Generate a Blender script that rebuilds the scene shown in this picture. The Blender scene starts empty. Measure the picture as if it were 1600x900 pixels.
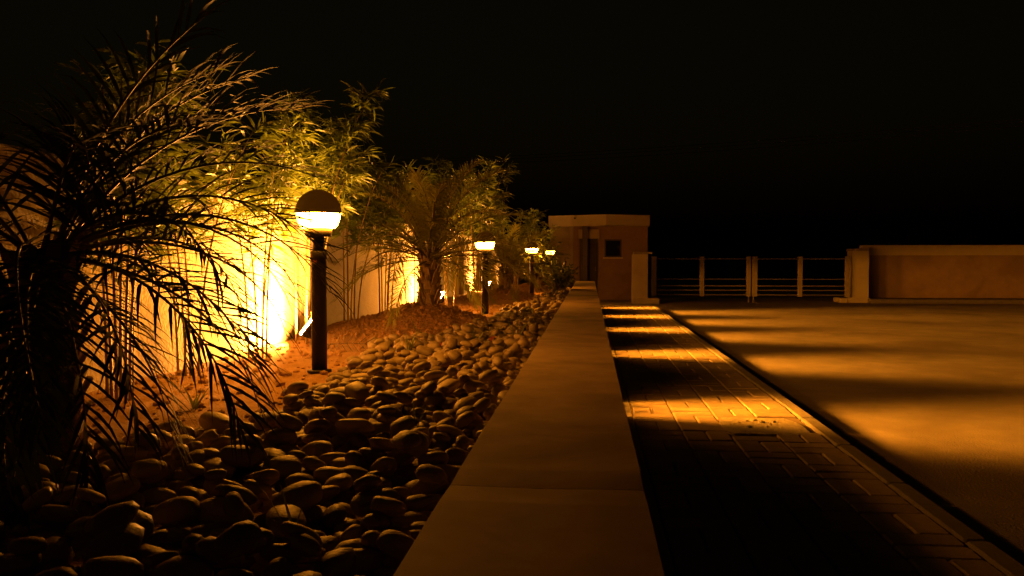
import bpy, math, random
import numpy as np
from mathutils import Vector, Matrix, noise

# ------------------------------------------------------------------ camera, sky, exposure
SC = bpy.context.scene
COL = SC.collection
CAM_Z = 1.40
FPX = 1330.0                                  # focal length in pixels of a 1600 px wide picture
YAW, PITCH = math.atan(121 / FPX), math.atan(45 / FPX * math.cos(math.atan(121 / FPX)))
cam_d = bpy.data.cameras.new('camera')
cam_d.sensor_width = 36.0
cam_d.lens = FPX / 1600 * 36
cam_d.clip_start, cam_d.clip_end = 0.05, 1500
cam = bpy.data.objects.new('camera', cam_d)
COL.objects.link(cam)
cam.location = (0, 0, CAM_Z)
cam.rotation_euler = (math.pi / 2 - PITCH, 0, YAW)
SC.camera = cam

W = bpy.data.worlds.new('World')
SC.world = W
W.use_nodes = True
wn = W.node_tree.nodes
wn.clear()
sky = wn.new('ShaderNodeTexSky')
sky.sky_type = 'NISHITA'
sky.sun_disc = False
sky.sun_elevation = math.radians(2)
sky.sun_rotation = math.radians(160)
sky.dust_density = 6
tint = wn.new('ShaderNodeMix')
tint.data_type = 'RGBA'
tint.blend_type = 'MULTIPLY'
tint.inputs[0].default_value = 1
tint.inputs[7].default_value = (1.0, 0.62, 0.22, 1)      # town glow on a hazy night sky
bg = wn.new('ShaderNodeBackground')
bg.inputs[1].default_value = 0.0034
wo = wn.new('ShaderNodeOutputWorld')
wl = W.node_tree.links
wl.new(sky.outputs[0], tint.inputs[6])
wl.new(tint.outputs[2], bg.inputs[0])
wl.new(bg.outputs[0], wo.inputs[0])

SC.view_settings.view_transform = 'Standard'
SC.view_settings.look = 'None'
SC.view_settings.exposure = 0.0
SC.view_settings.gamma = 1.0
SC.view_settings.use_curve_mapping = False
SC.cycles.max_bounces = 6
SC.cycles.sample_clamp_indirect = 3.0

SODIUM = (1.0, 0.300, 0.014)                   # colour of the garden lamps
BOLLARD_L, FLOOD_L, STEP_W = 265.0, 2700.0, 62.0
HALOGEN = (1.0, 0.345, 0.045)                 # the floodlights burn a little whiter

R = random.Random(7)
PI = math.pi


def at(x, y, Y):
    """pixel of the photograph seen at distance Y along the wall -> world point"""
    d = Vector(((x - 800) / FPX, (450 - y) / FPX, -1.0))
    d = cam.rotation_euler.to_matrix() @ d
    return Vector((d.x / d.y * Y, Y, CAM_Z + d.z / d.y * Y))


# ------------------------------------------------------------------ helpers
class MB:
    def __init__(s):
        s.v, s.f = [], []

    def add(s, vs, fs):
        n = len(s.v)
        s.v += [tuple(v) for v in vs]
        s.f += [tuple(i + n for i in f) for f in fs]
        return s

    def box(s, x0, x1, y0, y1, z0, z1):
        return s.add([(x0, y0, z0), (x1, y0, z0), (x1, y1, z0), (x0, y1, z0), (x0, y0, z1), (x1, y0, z1), (x1, y1, z1), (x0, y1, z1)],
                     [(0, 3, 2, 1), (4, 5, 6, 7), (0, 1, 5, 4), (1, 2, 6, 5), (2, 3, 7, 6), (3, 0, 4, 7)])

    def cbox(s, x0, x1, y0, y1, z0, z1, c):
        """box with chamfered vertical and top edges"""
        a = [(x0 + c, y0), (x1 - c, y0), (x1, y0 + c), (x1, y1 - c), (x1 - c, y1), (x0 + c, y1), (x0, y1 - c), (x0, y0 + c)]
        cx, cy = (x0 + x1) / 2, (y0 + y1) / 2
        kx, ky = 1 - 2 * c / (x1 - x0), 1 - 2 * c / (y1 - y0)
        vs = [(x, y, z0) for x, y in a] + [(x, y, z1 - c) for x, y in a] + [(cx + (x - cx) * kx, cy + (y - cy) * ky, z1) for x, y in a]
        fs = [tuple(range(7, -1, -1)), tuple(range(16, 24))]
        for k in (0, 8):
            for i in range(8):
                j = (i + 1) % 8
                fs.append((k + i, k + j, k + 8 + j, k + 8 + i))
        return s.add(vs, fs)

    def tube(s, pts, rad, n=6, cap=True):
        pts = [Vector(p) for p in pts]
        m = len(pts)
        vs, fs = [], []
        prev = None
        for i, p in enumerate(pts):
            t = (pts[min(i + 1, m - 1)] - pts[max(i - 1, 0)]).normalized()
            u = prev - t * prev.dot(t) if prev is not None else t.orthogonal()
            if u.length < 1e-6:
                u = t.orthogonal()
            u.normalize()
            prev = u
            w = t.cross(u)
            r = rad[i] if hasattr(rad, '__len__') else rad
            for k in range(n):
                a = 2 * PI * k / n
                vs.append(p + (u * math.cos(a) + w * math.sin(a)) * r)
        for i in range(m - 1):
            for k in range(n):
                j = (k + 1) % n
                fs.append((i * n + k, i * n + j, (i + 1) * n + j, (i + 1) * n + k))
        if cap:
            fs.append(tuple(range(n - 1, -1, -1)))
            fs.append(tuple(range((m - 1) * n, m * n)))
        return s.add(vs, fs)

    def lathe(s, prof, n=32, c=(0, 0, 0), top=False, bottom=False):
        vs, fs = [], []
        for r, z in prof:
            for k in range(n):
                a = 2 * PI * k / n
                vs.append((c[0] + r * math.cos(a), c[1] + r * math.sin(a), c[2] + z))
        for i in range(len(prof) - 1):
            for k in range(n):
                j = (k + 1) % n
                fs.append((i * n + k, i * n + j, (i + 1) * n + j, (i + 1) * n + k))
        if bottom:
            fs.append(tuple(range(n - 1, -1, -1)))
        if top:
            fs.append(tuple(range((len(prof) - 1) * n, len(prof) * n)))
        return s.add(vs, fs)

    def prism(s, poly, z0, z1):
        n = len(poly)
        vs = [(x, y, z0) for x, y in poly] + [(x, y, z1) for x, y in poly]
        fs = [tuple(range(n - 1, -1, -1)), tuple(range(n, 2 * n))]
        for i in range(n):
            j = (i + 1) % n
            fs.append((i, j, n + j, n + i))
        return s.add(vs, fs)

    def mesh(s, name, mat=None, smooth=False):
        me = bpy.data.meshes.new(name)
        me.from_pydata(s.v, [], s.f)
        if mat:
            me.materials.append(mat)
        if smooth:
            me.polygons.foreach_set('use_smooth', [True] * len(me.polygons))
        me.update()
        return me

    def build(s, name, mat, parent=None, smooth=False, loc=None):
        return link(name, s.mesh(name, mat, smooth), parent, loc)


def link(name, me, parent=None, loc=None, rot=None, scale=None):
    o = bpy.data.objects.new(name, me)
    COL.objects.link(o)
    if parent is not None:
        o.parent = parent
    if loc is not None:
        o.location = loc
    if rot is not None:
        o.rotation_euler = rot
    if scale is not None:
        o.scale = scale
    return o


def tag(o, label=None, cat=None, group=None, kind=None):
    if label:
        o['label'] = label
    if cat:
        o['category'] = cat
    if group:
        o['group'] = group
    if kind:
        o['kind'] = kind
    return o


def thing(name, label, cat, loc=(0, 0, 0), rz=0, group=None):
    o = link(name, None, None, loc, (0, 0, rz))
    return tag(o, label, cat, group)


# ------------------------------------------------------------------ materials
def mat(name, c1, c2=None, scale=6.0, rough=0.8, bump=0.0, bscale=40.0, metal=0.0, obj_random=0.0, detail=6, c3=None, spec=0.5):
    m = bpy.data.materials.new(name)
    m.use_nodes = True
    nt = m.node_tree
    N, L = nt.nodes, nt.links
    b = N['Principled BSDF']
    b.inputs['Roughness'].default_value = rough
    b.inputs['Metallic'].default_value = metal
    b.inputs['Specular IOR Level'].default_value = spec
    c2 = c2 or c1
    geo = N.new('ShaderNodeNewGeometry')
    nz = N.new('ShaderNodeTexNoise')
    nz.inputs['Scale'].default_value = scale
    nz.inputs['Detail'].default_value = detail
    nz.inputs['Roughness'].default_value = 0.62
    L.new(geo.outputs['Position'], nz.inputs['Vector'])
    rp = N.new('ShaderNodeValToRGB')
    rp.color_ramp.elements[0].position = 0.32
    rp.color_ramp.elements[1].position = 0.68
    rp.color_ramp.elements[0].color = (*c1, 1)
    rp.color_ramp.elements[1].color = (*c2, 1)
    L.new(nz.outputs['Fac'], rp.inputs['Fac'])
    col = rp.outputs['Color']
    if c3 is not None:                                   # large stains
        n2 = N.new('ShaderNodeTexNoise')
        n2.inputs['Scale'].default_value = scale * 0.23
        n2.inputs['Detail'].default_value = 9
        n2.inputs['Distortion'].default_value = 0.6
        L.new(geo.outputs['Position'], n2.inputs['Vector'])
        r2 = N.new('ShaderNodeValToRGB')
        r2.color_ramp.elements[0].position = 0.47
        r2.color_ramp.elements[1].position = 0.66
        L.new(n2.outputs['Fac'], r2.inputs['Fac'])
        mx = N.new('ShaderNodeMix')
        mx.data_type = 'RGBA'
        L.new(r2.outputs['Color'], mx.inputs[0])
        L.new(col, mx.inputs[6])
        mx.inputs[7].default_value = (*c3, 1)
        col = mx.outputs[2]
    if obj_random > 0:
        oi = N.new('ShaderNodeObjectInfo')
        hs = N.new('ShaderNodeHueSaturation')
        mr = N.new('ShaderNodeMapRange')
        mr.inputs['To Min'].default_value = 1 - obj_random
        mr.inputs['To Max'].default_value = 1 + obj_random
        L.new(oi.outputs['Random'], mr.inputs['Value'])
        L.new(mr.outputs[0], hs.inputs['Value'])
        L.new(col, hs.inputs['Color'])
        col = hs.outputs['Color']
    L.new(col, b.inputs['Base Color'])
    if bump > 0:
        n3 = N.new('ShaderNodeTexNoise')
        n3.inputs['Scale'].default_value = bscale
        n3.inputs['Detail'].default_value = 5
        L.new(geo.outputs['Position'], n3.inputs['Vector'])
        bp = N.new('ShaderNodeBump')
        bp.inputs['Strength'].default_value = bump
        bp.inputs['Distance'].default_value = 0.02
        L.new(n3.outputs['Fac'], bp.inputs['Height'])
        L.new(bp.outputs[0], b.inputs['Normal'])
    return m


def leaf_mat(name, c1, c2, trans=0.35, rough=0.42):
    m = mat(name, c1, c2, scale=3.0, rough=rough, obj_random=0.25)
    nt = m.node_tree
    N, L = nt.nodes, nt.links
    b = N['Principled BSDF']
    out = N['Material Output']
    t = N.new('ShaderNodeBsdfTranslucent')
    L.new(b.inputs['Base Color'].links[0].from_socket, t.inputs['Color'])
    mx = N.new('ShaderNodeMixShader')
    mx.inputs[0].default_value = trans
    L.new(b.outputs[0], mx.inputs[1])
    L.new(t.outputs[0], mx.inputs[2])
    L.new(mx.outputs[0], out.inputs['Surface'])
    return m


def emit_mat(name, col, strength):
    m = bpy.data.materials.new(name)
    m.use_nodes = True
    b = m.node_tree.nodes['Principled BSDF']
    b.inputs['Base Color'].default_value = (0.8, 0.75, 0.6, 1)
    b.inputs['Roughness'].default_value = 0.25
    b.inputs['Emission Color'].default_value = (*col, 1)
    b.inputs['Emission Strength'].default_value = strength
    return m


M = {}
M['earth'] = mat('dark_earth', (.10, .08, .06), (.16, .13, .09), 0.6, .95)
M['road'] = mat('worn_concrete_road', (.27, .235, .185), (.37, .325, .26), 2.4, .82, .45, 60, c3=(.22, .185, .14), detail=11)
M['paver'] = mat('paving_block', (.30, .24, .18), (.38, .31, .23), 14, .72, .35, 120, obj_random=.16)
M['mortar'] = mat('paving_joint_sand', (.13, .10, .07), (.18, .14, .10), 20, .95)
M['border'] = mat('border_concrete', (.30, .27, .22), (.36, .32, .26), 8, .85, .3, 80)
M['kerb'] = mat('kerb_concrete', (.15, .135, .115), (.21, .19, .16), 8, .85, .3, 80, obj_random=.08)
M['patch'] = mat('cement_patch', (.33, .30, .24), (.42, .38, .30), 18, .9, .8, 45)
M['coping'] = mat('coping_concrete', (.28, .205, .14), (.38, .285, .195), 6, .72, .07, 120, c3=(.165, .112, .07), obj_random=.07, detail=10)
M['render'] = mat('low_wall_render', (.34, .30, .24), (.40, .36, .29), 3, .9, .4, 60, c3=(.26, .23, .18))
M['plaster'] = mat('cream_plaster', (.36, .31, .215), (.45, .39, .28), 3.5, .92, .6, 45, c3=(.29, .24, .165), detail=10)
M['soil'] = mat('red_garden_soil', (.29, .165, .075), (.45, .275, .135), 9, .97, .9, 60, c3=(.36, .22, .105))
M['clod'] = mat('soil_clod', (.29, .165, .08), (.43, .26, .13), 20, .97, .8, 90)
M['stone'] = mat('river_stone', (.29, .22, .14), (.43, .345, .23), 7, .55, .16, 90, obj_random=.38, c3=(.24, .18, .115))
M['black'] = mat('black_painted_metal', (.008, .007, .006), (.013, .012, .010), 8, .5, .1, 160, spec=.3)
M['steel'] = mat('galvanised_steel', (.20, .19, .17), (.30, .28, .25), 6, .5, .1, 80, metal=.3)
M['rail'] = mat('thin_gate_rail', (.10, .085, .065), (.14, .12, .09), 9, .6)
M['gate'] = mat('grey_gate_paint', (.25, .21, .16), (.33, .28, .22), 9, .6, .1, 80)
M['pier'] = mat('pale_pillar_render', (.48, .42, .30), (.56, .49, .36), 3, .9, .3, 60, c3=(.40, .34, .25))
M['tan'] = mat('tan_wall_paint', (.26, .175, .105), (.33, .23, .14), 4, .9, .3, 60, c3=(.20, .135, .085), detail=10)
M['far_tan'] = mat('far_wall_paint', (.38, .27, .17), (.46, .33, .21), 4, .9, .3, 60, c3=(.32, .225, .14), detail=10)
M['cream'] = mat('cream_band_paint', (.62, .54, .38), (.70, .61, .44), 4, .85, .2, 60)
M['door'] = mat('dark_door', (.03, .022, .016), (.045, .032, .022), 8, .5)
M['glass'] = mat('dark_window_glass', (.012, .012, .012), (.016, .015, .014), 2, .08)
M['wood'] = mat('weathered_pole', (.07, .055, .04), (.11, .085, .06), 12, .9, .4, 60)
M['cable'] = mat('cable', (.50, .44, .36), (.55, .5, .42), 5, .7)
M['palm'] = leaf_mat('palm_leaf_shaded', (.022, .030, .007), (.038, .048, .011), .12, .7)  # foreground palm: leaf colour darkened so its shade is painted in
M['palm_lit'] = leaf_mat('palm_leaf_lit', (.23, .25, .036), (.34, .35, .06), .42, .42)  # same kind of leaf, colour raised to paint in the golden lamp light
M['rachis'] = mat('palm_rachis', (.10, .085, .03), (.15, .12, .045), 6, .55)
M['bark'] = mat('palm_trunk', (.10, .07, .04), (.18, .13, .075), 22, .95, 1.0, 50)
M['stub'] = mat('cut_frond_stub', (.22, .155, .075), (.34, .245, .13), 18, .9, .5, 60, obj_random=.2)
M['dry'] = mat('dry_frond', (.045, .028, .014), (.07, .045, .022), 10, .9)
M['bamboo'] = leaf_mat('bamboo_leaf', (.12, .17, .02), (.19, .25, .035), .4, .5)
M['cane'] = mat('bamboo_cane', (.20, .15, .05), (.30, .22, .08), 9, .5, .1, 50)
M['shrubleaf'] = leaf_mat('shrub_leaf', (.07, .10, .02), (.12, .15, .03), .25, .35)
M['treeleaf'] = leaf_mat('tree_leaf', (.03, .04, .012), (.05, .06, .02), .2, .6)
M['grassleaf'] = leaf_mat('grass_blade', (.12, .16, .03), (.18, .21, .05), .3, .5)
M['red'] = mat('fallen_red_leaf', (.28, .06, .025), (.40, .11, .03), 14, .8)
hood = mat('smoked_hood', (.012, .011, .010), (.02, .018, .016), 8, .38)
hn, hl = hood.node_tree.nodes, hood.node_tree.links
ht_ = hn.new('ShaderNodeBsdfTranslucent')
ht_.inputs[0].default_value = (.9, .8, .6, 1)
hm_ = hn.new('ShaderNodeMixShader')
hm_.inputs[0].default_value = .0005          # a trace of lamp light passes the smoked plastic
hl.new(hn['Principled BSDF'].outputs[0], hm_.inputs[1])
hl.new(ht_.outputs[0], hm_.inputs[2])
hl.new(hm_.outputs[0], hn['Material Output'].inputs['Surface'])
M['hood'] = hood
M['bollard_glow'] = emit_mat('lit_bollard_globe', SODIUM, BOLLARD_L)
M['flood_glow'] = emit_mat('lit_floodlight_glass', HALOGEN, FLOOD_L)
M['flood_glow_strong'] = emit_mat('strong_floodlight_glass', HALOGEN, FLOOD_L * 2.9)
M['step_glow'] = emit_mat('lit_step_light_lens', SODIUM, 4.0)

# ------------------------------------------------------------------ the setting
SOIL_Z = 0.66
WALL_L, WALL_R = -0.375, 0.150                # low wall
BACK_X = -2.65                                # boundary wall face
PAVE_Z = 0.12
MOUNDS = [(-1.68, 8.65, .27, .74), (-1.55, 15.6, .20, .62), (-1.60, 2.55, .08, .45), (-1.35, 21.0, .18, .6), (-1.64, 5.12, .045, .34)]


def soil_z(x, y):
    z = SOIL_Z + 0.02 * noise.noise((x * 1.3, y * 1.3, 3.1)) + 0.012 * noise.noise((x * 5, y * 5, 1.7))
    for mx, my, h, r in MOUNDS:
        d2 = ((x - mx) ** 2 + (y - my) ** 2) / (r * r)
        if d2 < 6:
            g = math.exp(-d2 * 1.15)
            z += h * g + min(h, .2) * g * (0.24 * noise.noise((x * 8, y * 8, .5)) + 0.16 * noise.noise((x * 21, y * 21, 2.5)))
    z += 0.10 * max(0.0, (-2.1 - x)) * .5
    return z


g = MB()
g.add([(-400, -60, -.02), (400, -60, -.02), (400, 700, -.02), (-400, 700, -.02)], [(0, 1, 2, 3)])
tag(g.build('ground', M['earth']), kind='structure')
g = MB()
g.add([(1.55, -8, 0), (60, -8, 0), (60, 60, 0), (-2.6, 60, 0), (-2.6, 24.3, 0), (1.55, 24.3, 0)], [(0, 1, 2, 3, 4, 5)])
tag(g.build('road', M['road']), kind='structure')

# soil of the bed
nx, ny = 58, 560
x0s, x1s, y0s, y1s = BACK_X - .02, WALL_L + .01, -1.5, 24.5
vs, fs = [], []
for j in range(ny + 1):
    t = j / ny
    y = y0s + (y1s - y0s) * (t * .75 + .25 * t * t)
    for i in range(nx + 1):
        x = x0s + (x1s - x0s) * i / nx
        vs.append((x, y, soil_z(x, y)))
for j in range(ny):
    for i in range(nx):
        a = j * (nx + 1) + i
        fs.append((a, a + 1, a + nx + 2, a + nx + 1))
g = MB()
g.add(vs, fs)
tag(g.build('garden_soil', M['soil'], smooth=True), kind='structure')

# paved footpath: sand bed, border strip, paving blocks in basket weave, kerb stones
SQ = 0.3325
PX0 = 0.36
g = MB()
g.box(WALL_R + .002, 1.69, -1.0, 24.0, 0.0, PAVE_Z - .016)
pave = tag(g.build('pavement', M['mortar']), kind='structure')
nb = 16
for i in range(nb):
    y0, y1 = -1 + i * 25 / nb, -1 + (i + 1) * 25 / nb
    g = MB()
    g.cbox(WALL_R + .004, PX0 - .006, y0 + .003, y1 - .003, .02, PAVE_Z + .001, .006)
    g.build('border_slab', M['border'], pave)
c = .008
gx = MB().cbox(-SQ / 2 + .005, SQ / 2 - .005, -SQ / 4 + .005, SQ / 4 - .005, -.06, 0, c).mesh('paving_block', M['paver'])
gy = MB().cbox(-SQ / 4 + .005, SQ / 4 - .005, -SQ / 2 + .005, SQ / 2 - .005, -.06, 0, c).mesh('paving_block', M['paver'])
PATCH = (1.02, 1.62, 6.33, 6.98)
pavers = []
for j in range(75):
    for i in range(4):
        cx, cy = PX0 + (i + .5) * SQ, -.9 + (j + .5) * SQ
        if cy > 23.9:
            continue
        if (i + j) % 2:
            pc = [(gx, cx, cy - SQ / 4), (gx, cx, cy + SQ / 4)]
        else:
            pc = [(gy, cx - SQ / 4, cy), (gy, cx + SQ / 4, cy)]
        for me, px, py in pc:
            if PATCH[0] < px < PATCH[1] and PATCH[2] < py < PATCH[3]:
                continue
            pavers.append((me, px, py, PAVE_Z + R.uniform(-.0035, .0035), R.uniform(-.014, .014), R.uniform(-.014, .014), R.uniform(-.012, .012)))
vis = [p for p in pavers if p[2] > 3.2]
vis.sort(key=lambda p: p[2])
single = set(id(p) for p in vis[:300])
rest = MB()
for p in pavers:
    me, px, py, pz, rx, ry, rz = p
    if id(p) in single:
        link('paving_block', me, pave, (px, py, pz), (rx, ry, rz))
    else:
        mt = Matrix.Translation((px, py, pz)) @ Matrix.Rotation(rz, 4, 'Z') @ Matrix.Rotation(ry, 4, 'Y') @ Matrix.Rotation(rx, 4, 'X')
        rest.add([mt @ v.co for v in me.vertices], [tuple(q.vertices) for q in me.polygons])
tag(rest.build('paving_field', M['paver'], pave), kind='stuff')
g = MB()                                      # rough cement repair with broken edge
n = 22
for a in range(1):
    px, py = (PATCH[0] + PATCH[1]) / 2, (PATCH[2] + PATCH[3]) / 2
    ring = []
    for k in range(n):
        an = 2 * PI * k / n
        rx = .30 / max(abs(math.cos(an)), abs(math.sin(an)), .75) * (1 + R.uniform(-.06, .06))
        ring.append((px + rx * math.cos(an), py + rx * 1.08 * math.sin(an)))
    vs = [(x, y, PAVE_Z - .02) for x, y in ring] + [(x, y, PAVE_Z + .002) for x, y in ring]
    vs += [(px + (x - px) * .8, py + (y - py) * .8, PAVE_Z + .007 + R.uniform(-.003, .003)) for x, y in ring] + [(px, py, PAVE_Z + .006)]
    fs = []
    for k in range(n):
        j = (k + 1) % n
        fs += [(k, j, n + j, n + k), (n + k, n + j, 2 * n + j, 2 * n + k), (2 * n + k, 2 * n + j, 3 * n)]
    g.add(vs, fs)
pt = g.build('cement_patch', M['patch'], pave)
for k in range(9):
    q = MB()
    s = R.uniform(.012, .028)
    q.lathe([(s * 1.1, 0), (s, s * .4), (s * .5, s * .7)], 7, (0, 0, 0), top=True)
    q.build('rubble', M['patch'], pt, loc=(px + R.uniform(-.22, .22), py + R.uniform(-.2, .2), PAVE_Z + .004))
KX0, KX1 = 1.694, 1.815
for i in range(25):
    y0, y1 = -1 + i, i
    g = MB()
    g.cbox(KX0 + .002, KX1, y0 + .003, y1 - .003, 0, PAVE_Z + .006 + R.uniform(-.002, .002), .014)
    g.build('kerb_stone', M['kerb'], pave)
g = MB()
g.cbox(WALL_R + .004, KX1, 24.004, 24.16, 0, PAVE_Z + .004, .014)
g.build('kerb_stone', M['kerb'], pave)

# ------------------------------------------------------------------ low wall with coping
lw = thing('low_wall', 'long low concrete garden wall with flat coping between stones and footpath', 'wall', (0, 0, 0))
g = MB()
g.box(WALL_L + .02, WALL_R - .006, -1.5, 23.4, 0, .735)
g.build('wall_body', M['render'], lw)
js = [-1.5, 2.235, 5.9, 9.4, 12.9, 16.4, 19.9, 23.5]
for a, b in zip(js[:-1], js[1:]):
    g = MB()
    # top follows a slightly uneven trowelled surface
    us = (0, .012, .04, .25, .5, .75, .96, .988, 1)
    n, m = 8, max(6, int((b - a) / .16))
    vs, fs = [], []
    dz = R.uniform(-.002, .002)
    for j in range(m + 1):
        y = a + .004 + (b - a - .008) * j / m
        row = []
        for i in range(n + 1):
            x = WALL_L + (WALL_R - WALL_L) * us[i]
            z = .800 + dz + .004 * noise.noise((x * 4, y * 1.5, 8))
            if i in (0, n):
                x += .007 * noise.noise((x, y * 4, 4)) + (.004 if i == 0 else -.004)
                z -= .007 + .012 * max(0, noise.noise((x * 3, y * 7, 14)) - .25)
            if j in (0, m):
                z -= .005 + .006 * abs(noise.noise((x * 9, y * 3, 2)))
            row.append((x, y, z))
        vs += [(row[0][0], y, .735)] + row + [(row[-1][0], y, .735)]
    w = n + 3
    for j in range(m):
        for i in range(w - 1):
            k = j * w + i
            fs.append((k, k + 1, k + w + 1, k + w))
    fs.append(tuple(range(w)))
    fs.append(tuple(range(m * w + w - 1, m * w - 1, -1)))
    g.add(vs, fs)
    g.build('coping_slab', M['coping'], lw, smooth=False)

# ------------------------------------------------------------------ boundary wall
bw = thing('boundary_wall', 'tall cream plastered garden boundary wall lit by floodlights', 'wall', (0, 0, 0))
g = MB()
g.box(BACK_X - .22, BACK_X, -3, 29.2, 0, 1.86)
g.build('wall_body', M['plaster'], bw)
g = MB()
g.cbox(BACK_X - .25, BACK_X + .03, -3, 29.2, 1.862, 1.92, .01)
g.build('coping', M['plaster'], bw)
for y in (2.95, 7.75, 17.35, 22.15):
    g = MB()
    g.box(BACK_X + .002, BACK_X + .10, y - .16, y + .16, .4, 1.855)
    g.build('pier', M['plaster'], bw)

# ------------------------------------------------------------------ bollard lamps
def bollard(loc, label):
    t = thing('bollard_lamp', label, 'lamp', loc, R.uniform(-.2, .2), 'black bollard lamps in the stone bed')
    r = .137
    H = .975                                   # height of the globe centre
    g = MB()
    g.lathe([(.075, 0), (.075, .012), (.05, .016)], 24, bottom=True, top=True)
    g.build('base_plate', M['black'], t, True)
    g = MB()
    g.lathe([(.047, .01), (.047, 0.695), (.050, 0.700), (.050, 0.740), (.045, 0.746), (.033, 0.747)], 28, top=True, bottom=True)
    g.build('post', M['black'], t, True)
    g = MB()
    g.lathe([(.033, 0.740), (.033, 0.840)], 24, top=True, bottom=True)
    g.build('neck', M['black'], t, True)
    g = MB()
    g.lathe([(.040, 0.830), (.078, 0.835), (.082, 0.852), (.082, 0.882), (.076, 0.886)], 32, top=True, bottom=True)
    g.build('cup', M['black'], t, True)
    zb = -.088
    prof = []
    a0 = math.asin(zb / r)
    for k in range(9):
        a = a0 + (0.02 - a0) * k / 8
        prof.append((r * .97 * math.cos(a), H + r * math.sin(a)))
    gl = MB().lathe(prof, 40)
    glo = gl.build('globe', M['bollard_glow'], t, True)
    for k in range(4):                         # moulded seams of the globe
        an = k * PI / 2 + math.radians(-86)
        pts = []
        for q in range(9):
            a = a0 + (0.02 - a0) * q / 8
            rr = r * .985 * math.cos(a)
            pts.append((rr * math.cos(an), rr * math.sin(an), H + r * math.sin(a)))
        MB().tube(pts, .0035, 5).build('rib', M['black'], glo)
    prof = [(r * 1.0, H + .004), (r * 1.075, H + .0), (r * 1.075, H + .012), (r * 1.02, H + .016)]
    for k in range(1, 10):
        a = (PI / 2) * k / 10
        prof.append((r * 1.02 * math.cos(a), H + .012 + r * 1.0 * math.sin(a)))
    prof.append((.012, H + .012 + r))
    hd = MB().lathe(prof, 40, top=True).build('hood', M['hood'], t, True)
    for sx in (-1, 1):
        q = MB().tube([(sx * r * 1.05, 0, H + .004), (sx * (r * 1.05 + .016), 0, H + .004)], .006, 8)
        q.build('screw', M['steel'], hd)
    q = MB().box(-.012, .012, -.052, -.049, .672, .690)
    q.build('badge', M['red'], t)
    return t


BOL = [((498, 5.12), 'nearest and largest lit black bollard lamp with dark dome hood'),
       ((758, 11.4), 'lit bollard lamp beside the second palm, second from camera'),
       ((831, 18.0), 'small far lit bollard lamp, third from camera'),
       ((872, 24.0), 'tiny farthest bollard lamp glinting through leaves near the guard house')]
for (px, Y), lab in BOL:
    x = at(px, 405, Y).x
    if Y > 20:
        x = -1.1
    bollard((x, Y, soil_z(x, Y) - .006), lab)


# ------------------------------------------------------------------ floodlights at the boundary wall
def floodlight(loc, aim, label, glow='flood_glow'):
    t = thing('floodlight', label, 'floodlight', loc, 0, 'garden floodlights aimed at the boundary wall')
    d = (Vector(aim) - Vector(loc) - Vector((0, 0, .13)))
    rz = math.atan2(d.y, d.x)
    el = math.atan2(d.z, math.hypot(d.x, d.y))
    rot = Matrix.Translation((0, 0, .13)) @ Matrix.Rotation(rz, 4, 'Z') @ Matrix.Rotation(-el, 4, 'Y')

    def tr(mb):
        mb.v = [tuple(rot @ Vector(v)) for v in mb.v]
        return mb
    g = MB()                                    # open-fronted housing: flaring shell, rim
    a, b = (.05, .06), (.085, .115)
    for s0, x0, s1, x1 in (((a), -.06, (b), .055),):
        vs = [(x0, sy * s0[1], sz * s0[0]) for sy, sz in ((-1, -1), (1, -1), (1, 1), (-1, 1))]
        vs += [(x1, sy * s1[1], sz * s1[0]) for sy, sz in ((-1, -1), (1, -1), (1, 1), (-1, 1))]
        g.add(vs, [(0, 1, 2, 3), (0, 4, 5, 1), (1, 5, 6, 2), (2, 6, 7, 3), (3, 7, 4, 0)])
    tr(g).build('housing', M['black'], t)
    g = MB()
    w = .012
    g.box(.052, .066, -.125, .125, .083, .083 + w).box(.052, .066, -.125, .125, -.083 - w, -.083)
    g.box(.052, .066, -.125, -.113, -.0825, .0825).box(.052, .066, .113, .125, -.0825, .0825)
    tr(g).build('rim', M['black'], t)
    g = MB()
    g.add([(.056, -.112, -.0825), (.056, .112, -.0825), (.056, .112, .0825), (.056, -.112, .0825)], [(0, 1, 2, 3)])
    tr(g).build('glass', M[glow], t)
    g = MB()
    g.box(-.005, .015, -.14, -.134, -.135, .01).box(-.005, .015, .134, .14, -.135, .01).box(-.005, .015, -.134, .134, -.135, -.129)
    m2 = Matrix.Translation((0, 0, .13)) @ Matrix.Rotation(rz, 4, 'Z')
    g.v = [tuple(m2 @ Vector(v)) for v in g.v]
    g.build('bracket', M['steel'], t)
    g = MB().lathe([(.03, -.08), (.03, .0)], 12, top=True, bottom=True)
    g.build('spike', M['steel'], t)
    return t


FL = [((-2.31, 6.94), (-2.66, 6.80, 1.10), 'floodlight behind the nearest bollard lamp throwing the largest glow on the wall'),
      ((-2.30, 12.9), (-2.66, 12.3, 1.50), 'floodlight glaring behind the second palm trunk'),
      ((-2.28, 19.3), (-2.66, 19.0, 1.10), 'far floodlight mostly hidden behind the third palm'),
      ((-2.28, 25.2), (-2.66, 25.0, 1.10), 'farthest floodlight near the guard house end of the wall')]
for (x, y), aim, lab in FL:
    floodlight((x, y, soil_z(x, min(y, 24)) if y < 24.4 else .05), aim, lab, 'flood_glow_strong' if y < 8 else 'flood_glow')


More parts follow.
